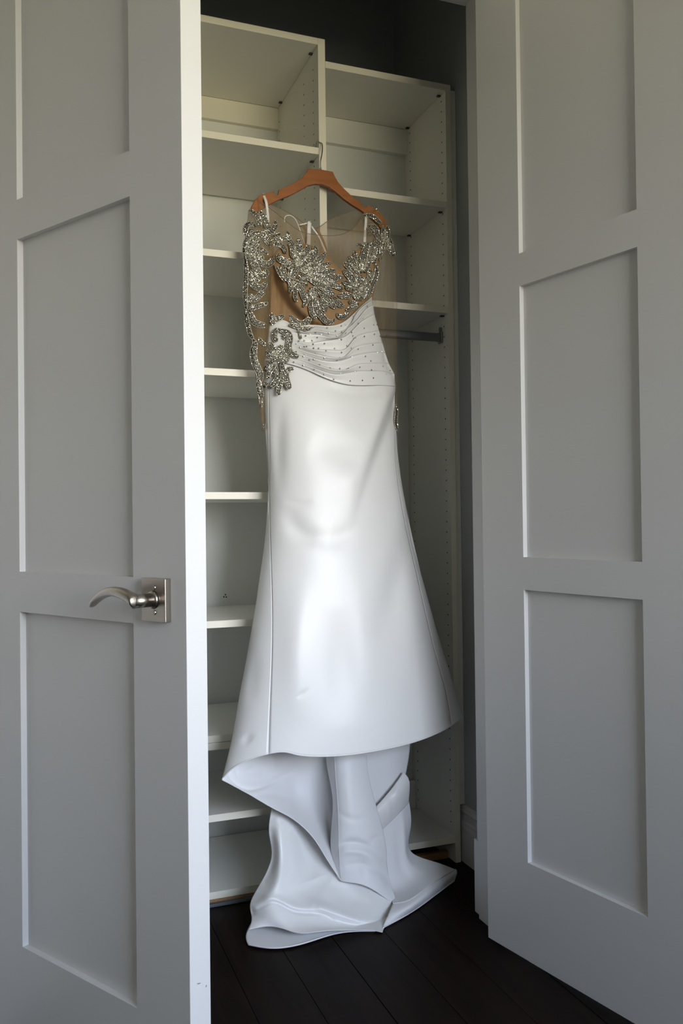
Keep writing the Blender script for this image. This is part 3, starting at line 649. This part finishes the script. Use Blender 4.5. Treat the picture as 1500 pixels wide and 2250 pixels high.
LIN2 = [[(713, 1606, -.050), (721, 1606, -.072), (731, 1606, -.088), (755, 1604, -.100), (780, 1604, -.098), (805, 1606, -.085)],
        [(719, 1690, -.078), (726, 1690, -.104), (735, 1690, -.122), (758, 1690, -.138), (785, 1692, -.136), (808, 1694, -.118)],
        [(731, 1770, -.104), (735, 1782, -.132), (741, 1790, -.150), (765, 1792, -.168), (800, 1795, -.168), (834, 1798, -.146)],
        [(726, 1862, -.128), (733, 1866, -.152), (743, 1870, -.170), (775, 1875, -.186), (815, 1878, -.186), (849, 1876, -.162)],
        [(733, 1915, -.150), (739, 1920, -.170), (747, 1925, -.184), (785, 1925, -.200), (825, 1928, -.200), (857, 1938, -.182)],
        [(738, 1928, -.158), (743, 1932, -.176), (750, 1936, -.188), (790, 1943, -.206), (836, 1966, -.216), (876, 1994, -.222)]]
G_ = crease(loft(LIN2, 100, 130), [([(742, 1785), (775, 1800), (820, 1790)], 7, .003), ([(738, 1862), (760, 1852), (800, 1856), (830, 1876)], 7, .007), ([(745, 1874), (785, 1872), (830, 1892)], 8, -.006), ([(815, 1852), (822, 1842), (840, 1838)], 6, .004),
    ([(752, 1905), (790, 1898), (840, 1926)], 8, .005), ([(835, 1915), (848, 1928), (850, 1950)], 8, .007), ([(795, 1900), (800, 1930)], 7, .003), ([(765, 1620), (766, 1720), (772, 1830)], 16, -.004)])
grid_mesh('skirt_lining', G_, M_lining, dress)
tube_px('seam', [(732, 1612, -.093), (736, 1690, -.126), (743, 1790, -.156), (745, 1870, -.176), (749, 1930, -.191)], None, 0.0007, M_lining, dress, 50)
LIN3 = [[(788, 1610, -.058), (850, 1610, -.052), (902, 1612, -.050)], [(795, 1685, -.080), (850, 1680, -.068), (899, 1655, -.060)], [(818, 1800, -.104), (860, 1760, -.086), (888, 1716, -.070)]]
grid_mesh('skirt_lining', loft(LIN3, 40, 40), M_lining, dress)
BAND = [[(826, 1772, -.119), (858, 1735, -.102), (886, 1696, -.085)], [(829, 1784, -.128), (862, 1748, -.112), (896, 1708, -.093)], [(834, 1805, -.128), (867, 1770, -.112), (900, 1733, -.092)], [(838, 1824, -.118), (870, 1794, -.100), (897, 1765, -.080)]]
grid_mesh('turned_band', loft(BAND, 50, 30, wr((.003, .6, .1, .3, .25), (.003, .3, .06, .6, .3))), M_satin, dress)
TR = [[(836, 1800, -.102), (858, 1786, -.092), (880, 1768, -.082), (896, 1750, -.072)],
      [(844, 1860, -.122), (868, 1850, -.116), (888, 1838, -.102), (902, 1820, -.082)],
      [(852, 1920, -.148), (878, 1908, -.142), (898, 1893, -.122), (906, 1874, -.092)],
      [(857, 1955, -.172), (892, 1940, -.165), (922, 1915, -.142), (950, 1892, -.112)],
      [(862, 1985, None, .030), (897, 1978, None, .038), (945, 1944, None, .042), (1001, 1911, None, .030)]]
grid_mesh('train', loft(TR, 60, 70, wr((.006, .6, .12, .4, .3), (-.006, .3, .12, .6, .25))), M_lining, dress)
TRS = [[(864, 1982, None, .030), (897, 1975, None, .037), (945, 1941, None, .041), (1000, 1909, None, .030)],
       [(852, 2010, None, .020), (890, 1999, None, .026), (945, 1962, None, .028), (1004, 1918, None, .020)],
       [(840, 2040, None, .002), (885, 2016, None, .002), (942, 1978, None, .002), (998, 1936, None, .002)]]
grid_mesh('train_hem', loft(TRS, 60, 24), M_lining, dress)
GT = [[(602, 1755, -.078), (640, 1770, -.068), (690, 1815, -.072), (735, 1890, -.110), (790, 1925, -.180), (840, 1955, -.205), (872, 1990, -.222)],
      [(593, 1795, -.095), (632, 1800, -.100), (685, 1850, -.102), (735, 1915, -.158), (790, 1945, -.188), (842, 1970, -.212), (876, 1995, -.228)],
      [(591, 1835, -.105), (628, 1845, -.130), (675, 1885, -.136), (728, 1935, -.172), (785, 1962, -.200), (840, 1983, -.222), (875, 1999, -.232)],
      [(596, 1882, -.118), (628, 1895, -.150), (670, 1920, -.160), (720, 1955, -.188), (780, 1980, -.214), (836, 1998, -.234), (868, 2008, -.240)],
      [(572, 1940, -.140), (608, 1945, -.178), (655, 1955, -.180), (712, 1976, -.205), (772, 1998, -.230), (830, 2014, -.248), (860, 2018, -.250)],
      [(549, 1988, -.165), (590, 1985, -.205), (645, 1988, -.212), (706, 2000, -.232), (765, 2018, -.248), (822, 2028, -.262), (850, 2030, -.262)],
      [(552, 2012, -.180), (592, 2010, -.222), (648, 2018, -.240), (705, 2026, -.252), (762, 2034, -.262), (820, 2037, -.270), (844, 2038, -.272)],
      [(546, 2042, None, .022), (595, 2036, None, .026), (650, 2049, None, .024), (703, 2046, None, .024), (760, 2043, None, .016), (818, 2044, None, .008), (840, 2048, None, .004)]]
G_ = crease(loft(GT, 170, 170), [([(612, 1800), (614, 1870), (606, 1945), (590, 1972)], 13, -.014), ([(596, 1830), (600, 1890), (582, 1935)], 8, .006), ([(655, 1805), (668, 1880), (690, 1940)], 28, .022),
    ([(553, 2003), (574, 1992), (597, 1982), (640, 2000), (700, 2007), (728, 2020), (737, 2040)], 4.5, .005), ([(560, 1992), (590, 1974), (640, 1990), (700, 1996)], 9, -.006),
    ([(690, 1985), (735, 2005), (790, 2024)], 10, -.008), ([(700, 2010), (760, 2030), (820, 2040)], 9, .006), ([(715, 1940), (760, 1975), (800, 1985)], 18, .006), ([(553, 1996), (556, 2010)], 5, .003)])
grid_mesh('train', G_, M_satin, dress)
HS = [[(550, 2030, None, .010), (598, 2026, None, .010), (650, 2038, None, .010), (735, 2044, None, .006), (822, 2043.5, None, .004)],
      [(540, 2055, None, .006), (598, 2055, None, .005), (652, 2060, None, .005), (738, 2047, None, .005), (823, 2044.5, None, .003)],
      [(545, 2076, None, .006), (598, 2083.5, None, .005), (660, 2075, None, .005), (742, 2051, None, .004), (824, 2046, None, .003)]]
grid_mesh('train_hem', loft(HS, 90, 24), M_lining, dress)
hs = loft(HS, 90, 24)[-1]; bm = bmesh.new(); add_tube(bm, [p+np.array([0, 0, .001]) for p in hs], 0.0014, 6); from_bm('hem_piping', bm, M_lining, dress, True)
hs = loft(TRS, 60, 24)[-1]; bm = bmesh.new(); add_tube(bm, [p+np.array([0, 0, .001]) for p in hs], 0.0014, 6); from_bm('hem_piping', bm, M_lining, dress, True)

# ------------------------------------------------------------------ crystal embroidery: each frond is one sewn-on piece of beads on a backing with an outline cord
S_, T_, W_, R_ = 'S', 'T', 'W', 'R'
FR = [
 (S_, 7, [(548, 460), (557, 467), (564, 476), (569, 488), (573, 497)]), (S_, 9, [(570, 462), (575, 471), (581, 483), (588, 497), (593, 507)]),
 (T_, 9, [(604.7, 484), (604, 497), (599, 507), (593, 517)]), (T_, 7, [(616.7, 512), (609, 517), (600, 520)]),
 (S_, 8, [(562, 500), (553, 492), (543, 495), (539, 507), (539, 517)]), (S_, 9, [(570, 507), (560, 513), (549, 520), (541, 533), (538, 547), (538, 560)]),
 (S_, 11, [(576, 515), (562, 523), (552, 533), (546, 544)]), (S_, 11, [(573, 530), (563, 537), (557, 546), (554, 566), (560, 583), (566, 597), (575, 604), (584, 601), (581, 592)]),
 (S_, 11, [(578, 524), (588, 528), (592, 538)]), (S_, 10, [(568, 540), (564, 550), (565, 563), (572, 576), (582, 580), (592, 579), (598, 572), (597, 565)]),
 (S_, 7, [(588, 559), (580, 552), (572, 545)]), (S_, 7, [(539, 556), (539.5, 580), (540.5, 600), (540, 613), (539.7, 627), (538.5, 637), (539, 653), (540, 667), (540.5, 682)]),
 (S_, 9, [(550, 593), (554, 600), (562, 610), (570, 619)]), (S_, 10, [(547, 598), (551, 615), (558, 627), (570, 632), (578, 629), (584, 620)]),
 (S_, 9, [(582, 641), (573, 646), (562, 656), (552, 660)]), (S_, 12, [(543, 650), (550, 655), (557, 660)]), (S_, 12, [(542, 667), (549, 668), (556, 667)]),
 (S_, 8, [(588, 665), (582, 668), (569, 672), (557, 676), (547, 679)]), (S_, 10, [(546, 680), (551, 693), (558, 707), (570, 713), (583, 716)]),
 (S_, 7, [(540.5, 684), (541.5, 702), (545.5, 720), (549, 733), (556, 745)]), (S_, 6, [(568, 742), (574, 751), (584, 759)]),
 (S_, 11, [(553, 744), (559, 752), (557, 770), (557, 786), (561, 800), (568, 814), (571, 830), (568, 842)]), (S_, 9, [(567, 833), (569, 847), (572, 862), (575, 873)]),
 (S_, 3, [(568, 870), (570, 888)]), (S_, 3, [(576, 875), (574.5, 897)]), (S_, 4, [(578, 931), (579.5, 941)]),
 (T_, 8, [(629.6, 508), (634, 518), (626, 523), (618, 526), (609, 532)]), (T_, 10, [(634, 518), (636, 529), (640, 536), (643, 548), (644, 558), (648, 568)]),
 (T_, 8, [(594, 547), (596, 540), (605, 536), (614, 537.5), (621, 542), (626, 549), (626, 557)]), (T_, 11, [(615, 557), (612, 564), (620, 572), (630, 574.5), (640, 576)]),
 (T_, 13, [(654.4, 524), (656, 536), (655, 548), (653, 560), (651, 572)]), (T_, 13, [(677, 538.4), (673.6, 550), (666, 562), (657.6, 574), (650, 584)]),
 (T_, 15, [(691, 540), (692, 552), (684, 564), (674, 576), (662, 586), (651, 594)]), (T_, 12, [(716, 554.4), (710, 562), (702, 572), (692, 582), (676, 586)]),
 (T_, 7, [(728, 578.4), (718, 580), (708, 582.4), (698, 585)]), (T_, 11, [(738, 593.6), (725, 595), (712, 597.6), (698, 596), (686, 595), (672, 600)]),
 (T_, 13, [(756, 609.6), (744, 609.6), (728, 610), (712, 611), (700, 609.6), (688, 606), (672, 604)]), (T_, 10, [(753.6, 638.4), (746, 631), (734, 626), (723, 623), (714, 619)]),
 (T_, 14, [(735, 649), (725, 641.6), (714, 632), (702, 624), (690, 615), (675, 608)]), (T_, 10, [(756, 673.6), (748, 669), (739, 661.6), (733, 653.6)]),
 (T_, 11, [(738.4, 677), (729.6, 669), (723, 659), (712, 651), (704, 644)]), (T_, 13, [(716, 684), (712, 673.6), (706, 664), (701, 656)]),
 (T_, 11, [(734.4, 699), (731, 706), (723, 708), (713.6, 703), (706, 694), (698, 685), (694, 673.6), (692, 662), (690, 650)]), (T_, 8, [(683, 664), (683, 680), (689, 694), (696, 698)]),
 (T_, 16, [(680, 634), (690, 642), (698, 652)]), (T_, 15, [(677, 640), (684, 652), (688, 660)]), (T_, 10, [(666, 674), (672, 662), (667, 650), (660, 634), (648, 626), (640, 617.6)]),
 (T_, 7, [(653, 663), (648, 650), (649, 642), (644, 632)]), (T_, 10, [(637, 644), (639.6, 632), (638, 618), (627.6, 608), (621.6, 594), (621.6, 581)]),
 (T_, 6, [(602.4, 581.6), (609.6, 592), (618, 607), (627.6, 618)]), (T_, 9, [(678, 627), (667, 626), (654, 622), (642, 616)]), (T_, 11, [(676, 615), (660, 611.6), (666, 605), (684, 600)]),
 (T_, 11, [(636, 611), (645, 600), (652, 590)]), (T_, 6, [(640, 584), (637, 595), (636, 606)]), (T_, 12, [(640, 580), (650, 578), (662, 572)]),
 (T_, 10, [(754.4, 577.6), (762.4, 583), (772, 590), (780, 598), (788, 608)]), (T_, 11, [(753.6, 593.6), (761.6, 600), (769.6, 608), (776, 618), (785, 627)]),
 (T_, 12, [(765, 563), (769.6, 569.6), (778, 578), (785, 588), (790, 598)]), (T_, 9, [(778.4, 550), (782, 561), (786, 570), (789, 580), (791, 590), (793, 600)]),
 (T_, 9, [(752, 619), (760, 621.6), (770, 625.6), (778, 630)]), (T_, 8, [(758.4, 630.4), (768, 634), (776, 637.6)]), (T_, 10, [(742.4, 650.4), (752, 649), (764, 649.6), (774, 651)]),
 (T_, 8, [(766.4, 661.6), (774, 665), (786, 668)]), (T_, 8, [(760, 681), (770, 677), (781.6, 671), (788, 666)]), (T_, 8, [(741.6, 687), (744, 694), (752, 696), (760, 692), (766, 685)]),
 (T_, 22, [(789.6, 605), (791, 620), (792, 636), (789.6, 648), (788, 660)]), (T_, 18, [(801, 618), (802, 628), (801, 640), (797, 652)]),
 (T_, 8, [(825, 578), (827, 592), (825, 608), (820, 621), (816, 630), (813, 641), (808, 649), (800, 656)]), (T_, 9, [(818, 600), (810, 610), (804, 616), (798, 622)]),
 (T_, 12, [(804, 582), (802, 590), (799, 598)]), (T_, 11, [(809.6, 534), (805, 542), (801.6, 552), (799, 564), (800, 576), (803, 588)]), (T_, 6, [(781.6, 538.4), (786, 537.6), (796, 541), (802, 544)]),
 (T_, 13, [(811, 534), (819, 542), (820, 552), (815, 564), (815, 577)]), (T_, 10, [(825, 540), (827, 552), (823, 564), (822, 578)]), (R_, 8, [(834, 538), (837, 546), (836, 556)]),
 (R_, 7, [(796, 482.4), (800, 474.4), (808, 473), (820, 476), (829, 484), (838, 491)]), (R_, 9, [(805, 498.4), (812, 497), (821, 499), (827, 506), (828, 514), (832, 521), (834, 530)]),
 (R_, 5, [(805, 499), (810, 509), (813, 517)]), (R_, 6, [(815, 509.6), (823, 511)]), (R_, 9, [(822, 525), (828, 530), (834, 538)]), (R_, 7, [(841, 496), (841.6, 508), (843, 520), (844, 532), (842, 542)]),
 (R_, 9, [(850, 496), (851, 508), (851, 516), (849.5, 524), (848, 536)]), (R_, 10, [(855, 522), (857, 536), (859, 548), (862, 557), (865, 563)]), (R_, 10, [(851, 532), (855, 544), (858, 552)]),
 (R_, 3, [(826, 458.5), (829, 461)]), (R_, 3, [(834, 571), (838, 566)]), (R_, 6, [(870, 888), (870.5, 905), (869.5, 925), (872, 946)]),
 (S_, 9, [(583, 503), (580, 513), (575, 522)]), (S_, 8, [(592, 520), (588, 512), (583, 508)]), (T_, 9, [(600, 526), (597, 534), (590, 541)]), (S_, 8, [(556, 503), (550, 508), (546, 516)]), (S_, 9, [(548, 540), (545, 556), (547, 572)]),
 (S_, 8, [(569, 556), (573, 566), (578, 572)]), (T_, 9, [(606, 520), (612, 526), (617, 533)]), (T_, 10, [(662, 600), (672, 590), (684, 584)]), (T_, 10, [(690, 590), (704, 590), (716, 586)]), (T_, 10, [(625, 570), (632, 580), (640, 590)]),
 (T_, 9, [(700, 618), (716, 618), (732, 620)]), (T_, 9, [(812, 560), (810, 574), (808, 588)]), (T_, 9, [(796, 570), (797, 584), (797, 596)]), (T_, 9, [(776, 640), (782, 648), (786, 656)]), (T_, 9, [(812, 590), (813, 604), (810, 618)]),
 (R_, 8, [(842, 540), (840, 550), (836, 560)]), (R_, 8, [(846, 506), (846, 520), (847, 534)]), (W_, 9, [(596.8, 687), (598, 698), (600, 706), (594, 711)]), (W_, 9, [(624.4, 693), (616, 697), (606, 701.6), (597, 707)]), (W_, 11, [(636.4, 692), (642, 701.6), (652, 709), (661.6, 712), (673.6, 707), (681, 697)]),
 (W_, 9, [(635, 713.6), (647, 715), (664, 718), (676, 721), (684, 715)]), (W_, 4, [(654.4, 719.6), (657, 733), (661.6, 745)]), (W_, 9, [(609, 721), (604, 730), (603, 740), (607.6, 751)]),
 (W_, 10, [(609, 723), (622, 728), (631.6, 732), (636, 743.6), (634, 758), (635, 770), (642, 778), (655.6, 784.4)]), (W_, 9, [(619.6, 740), (628, 739)]), (W_, 9, [(594.4, 752), (598, 763), (606, 769), (616, 773.6)]),
 (W_, 9, [(584.5, 771), (592, 776), (604, 777), (616, 775)]), (W_, 7, [(585, 781), (597, 782), (610, 781)]), (W_, 12, [(618, 758), (616, 770), (622, 782), (634, 794)]),
 (W_, 10, [(628, 776), (625, 784), (616, 788), (604, 793), (592, 802), (581, 815)]), (W_, 7, [(606, 795), (598, 809), (592, 818), (589.6, 833)]), (W_, 7, [(609, 806), (603, 818), (599, 824)]),
 (W_, 10, [(619.6, 794), (621, 808), (625.6, 816), (628, 828), (631.6, 842), (636.4, 855)]), (W_, 8, [(645, 809.6), (635, 812), (626, 816)]), (W_, 9, [(616, 818), (611, 828), (604, 840), (593, 851.6)]),
 (W_, 8, [(621, 826), (616, 842), (612.4, 854), (612.4, 868)]), (W_, 7, [(587, 840), (580, 852)])]
ico = bmesh.new(); bmesh.ops.create_icosphere(ico, subdivisions=1, radius=1.0); ico.verts.ensure_lookup_table()
IV = np.array([v.co[:] for v in ico.verts]); IF = [[v.index for v in f.verts] for f in ico.faces]; ico.free()
# only the half of each bead that stands off the cloth
SURF = {'T': lambda x, y: bodyY(x, y, False)-0.0045, 'S': lambda x, y: slvL(x, y)-0.002, 'R': lambda x, y: np.minimum(slvR(x, y), np.where(np.asarray(x) < 846, bodyY(x, y, False), 0))-0.003,
        'W': lambda x, y: np.minimum(bodyY(x, y, False), bodyY(x, y, True))-0.0130}
rng = np.random.default_rng(5)
def frond(surf, w, P):
    w = w*{'T': 1.32, 'S': 1.42, 'W': 1.38, 'R': 1.25}[surf]
    L = chord(P)[-1]; n = max(8, int(L/2.0)); c = curve(P, n); t = np.gradient(c, axis=0); t /= np.linalg.norm(t, axis=1)[:, None]; nr = np.stack([-t[:, 1], t[:, 0]], 1)
    s = np.linspace(0, 1, n); hw = w/2*np.sqrt(np.clip(1-np.abs(2*s-1)**5*0.8, .1, 1))*np.where(s < 0.3, 0.62+0.38*(s/0.3), 1.0)
    V, F, MI = [], [], []
    def push(vs, fs, mi):
        b = len(V); V.extend(vs); F.extend([[b+i for i in f] for f in fs]); MI.extend([mi]*len(fs))
    off = np.array([-1.0, -0.5, 0, 0.5, 1.0])
    q = c[:, None, :]+nr[:, None, :]*(hw[:, None]*off[None])[..., None]
    D = SURF[surf](q[..., 0].ravel(), q[..., 1].ravel()).reshape(n, 5)-0.0016*(1-off**2)[None]
    G = px_grid(q[..., 0], q[..., 1], D).reshape(-1, 3)
    push(list(G), [[i*5+j, (i+1)*5+j, (i+1)*5+j+1, i*5+j+1] for i in range(n-1) for j in range(4)], 1)
    for e in (0, 4):                                     # outline cord on both edges
        E = px_grid(q[:, e:e+1, 0], q[:, e:e+1, 1], D[:, e:e+1]-0.0006)[:, 0]; r = 0.00085; vs, fs = [], []
        nx = nr[:, :1]*RGT[None]-nr[:, 1:]*UPV[None]
        for i in range(n):
            for a in range(5): vs.append(E[i]+nx[i]*r*math.cos(2*math.pi*a/5)+np.array([0, -1, 0])*r*math.sin(2*math.pi*a/5))
        for i in range(n-1):
            for a in range(5): fs.append([i*5+a, i*5+(a+1) % 5, (i+1)*5+(a+1) % 5, (i+1)*5+a])
        push(vs, fs, 2)
    sp = 3.0; pos = 0.8; row = 0
    while pos < L-0.6:
        k = pos/L; cc = np.array([np.interp(k, s, c[:, 0]), np.interp(k, s, c[:, 1])]); nn = np.array([np.interp(k, s, nr[:, 0]), np.interp(k, s, nr[:, 1])]); h = np.interp(k, s, hw)-0.9
        m_ = max(1, int(round(2*h/sp))+(row % 2 if h > 3 else 0)); xs = np.linspace(-h, h, m_) if m_ > 1 else [0.0]
        for x in xs:
            p = cc+nn*x+rng.normal(0, .28, 2); d = float(SURF[surf](np.array([p[0]]), np.array([p[1]]))[0])
            r = 0.00178*rng.uniform(.85, 1.15); ctr = at(p[0], p[1], d-0.0022-0.0010*(1-(x/max(h, 1))**2))
            a = rng.uniform(0, 6.28); ca, sa = math.cos(a), math.sin(a); b_ = rng.uniform(0, 6.28); cb, sb = math.cos(b_), math.sin(b_)
            Rm = np.array([[ca, -sa, 0], [sa, ca, 0], [0, 0, 1]])@np.array([[1, 0, 0], [0, cb, -sb], [0, sb, cb]])
            push(list((IV@Rm.T)*r+ctr), IF, 0)
        pos += sp*0.9; row += 1
    me = bpy.data.meshes.new('beaded_frond'); me.from_pydata([tuple(map(float, v)) for v in V], [], F)
    for mm in (M_bead, M_bback, M_bcord): me.materials.append(mm)
    me.polygons.foreach_set('material_index', MI); me.update()
    return link('beaded_frond', me, None, dress)
for f_ in FR: frond(*f_)

# loose crystals on the ruched waist, one faceted stone each
GEMS = [(950, 68), (1037, 80), (842, 220), (980, 238), (1125, 337), (912, 312), (742, 327), (680, 348), (830, 320), (995, 382), (1135, 465), (998, 495), (838, 488), (880, 515), (823, 440), (740, 447),
        (762, 395), (688, 435), (603, 417), (490, 374), (297, 367), (515, 450), (622, 482), (410, 470), (332, 437), (257, 468), (353, 508), (195, 486), (545, 538), (683, 541), (650, 533), (283, 552),
        (297, 600), (452, 593), (593, 660), (757, 622), (818, 655), (912, 668), (1115, 612), (120, 645), (58, 605), (175, 636), (208, 632), (303, 655), (475, 694), (372, 658), (338, 726), (685, 714),
        (1183, 716), (1240, 705), (1012, 768), (830, 776), (663, 787), (622, 823), (453, 790), (310, 808), (248, 817), (177, 745), (165, 770), (33, 848), (162, 895), (387, 882), (312, 948), (530, 930),
        (662, 937), (783, 937), (935, 917), (1087, 832), (1253, 903), (1097, 955), (1295, 1006), (1350, 965), (1420, 1063), (1123, 1066), (973, 1100), (805, 1107), (673, 1005), (875, 978), (450, 1015),
        (578, 1085), (15, 512), (66, 705), (1175, 330), (1215, 490), (100, 560), (175, 552)]
bm = bmesh.new()
top = [bm.verts.new((0.0013*math.cos(2*math.pi*k/8), -0.0016, 0.0013*math.sin(2*math.pi*k/8))) for k in range(8)]
gir = [bm.verts.new((0.0025*math.cos(2*math.pi*(k+.5)/8), -0.0005, 0.0025*math.sin(2*math.pi*(k+.5)/8))) for k in range(8)]
bas = [bm.verts.new((0.0023*math.cos(2*math.pi*(k+.5)/8), 0.0014, 0.0023*math.sin(2*math.pi*(k+.5)/8))) for k in range(8)]
bm.faces.new(top)
for k in range(8):
    j = (k+1) % 8; bm.faces.new((top[k], gir[k], top[j])); bm.faces.new((gir[k], gir[j], top[j])); bm.faces.new((gir[k], bas[k], bas[j], gir[j]))
bmesh.ops.recalc_face_normals(bm, faces=bm.faces[:])
M_gem = material('smoky_rhinestone', (0.62, 0.61, 0.60), 0.10, 0.8, var=0.1)
gem = bpy.data.meshes.new('rhinestone'); bm.to_mesh(gem); bm.free(); gem.materials.append(M_gem)
# the pleats are modelled, so each stone is seated on the cloth it is sewn to
bpy.context.view_layer.update()
from mathutils.bvhtree import BVHTree
pv, pf = [], []
for o in dress.children:
    if o.name.split('.')[0] in ('pleat', 'skirt_panel'):
        b = len(pv); pv += [v.co[:] for v in o.data.vertices]; pf += [[b+i for i in p.vertices] for p in o.data.polygons]
bvh = BVHTree.FromPolygons(pv, pf)
for gx, gy in GEMS:
    px, py = 640+gx/6.25, 660+gy/6.25; d = Vector(ray(px, py)).normalized(); hit = bvh.ray_cast(Vector(CAM_C), d)
    if hit[0] is None: continue
    o = link('rhinestone', gem, None, dress); n_ = hit[1] if hit[1].y < 0 else -hit[1]
    o.location = hit[0]+n_*0.0008; o.rotation_euler = (Vector((0, -1, 0)).rotation_difference(n_)).to_euler()
    o.scale = (1.0,)*3
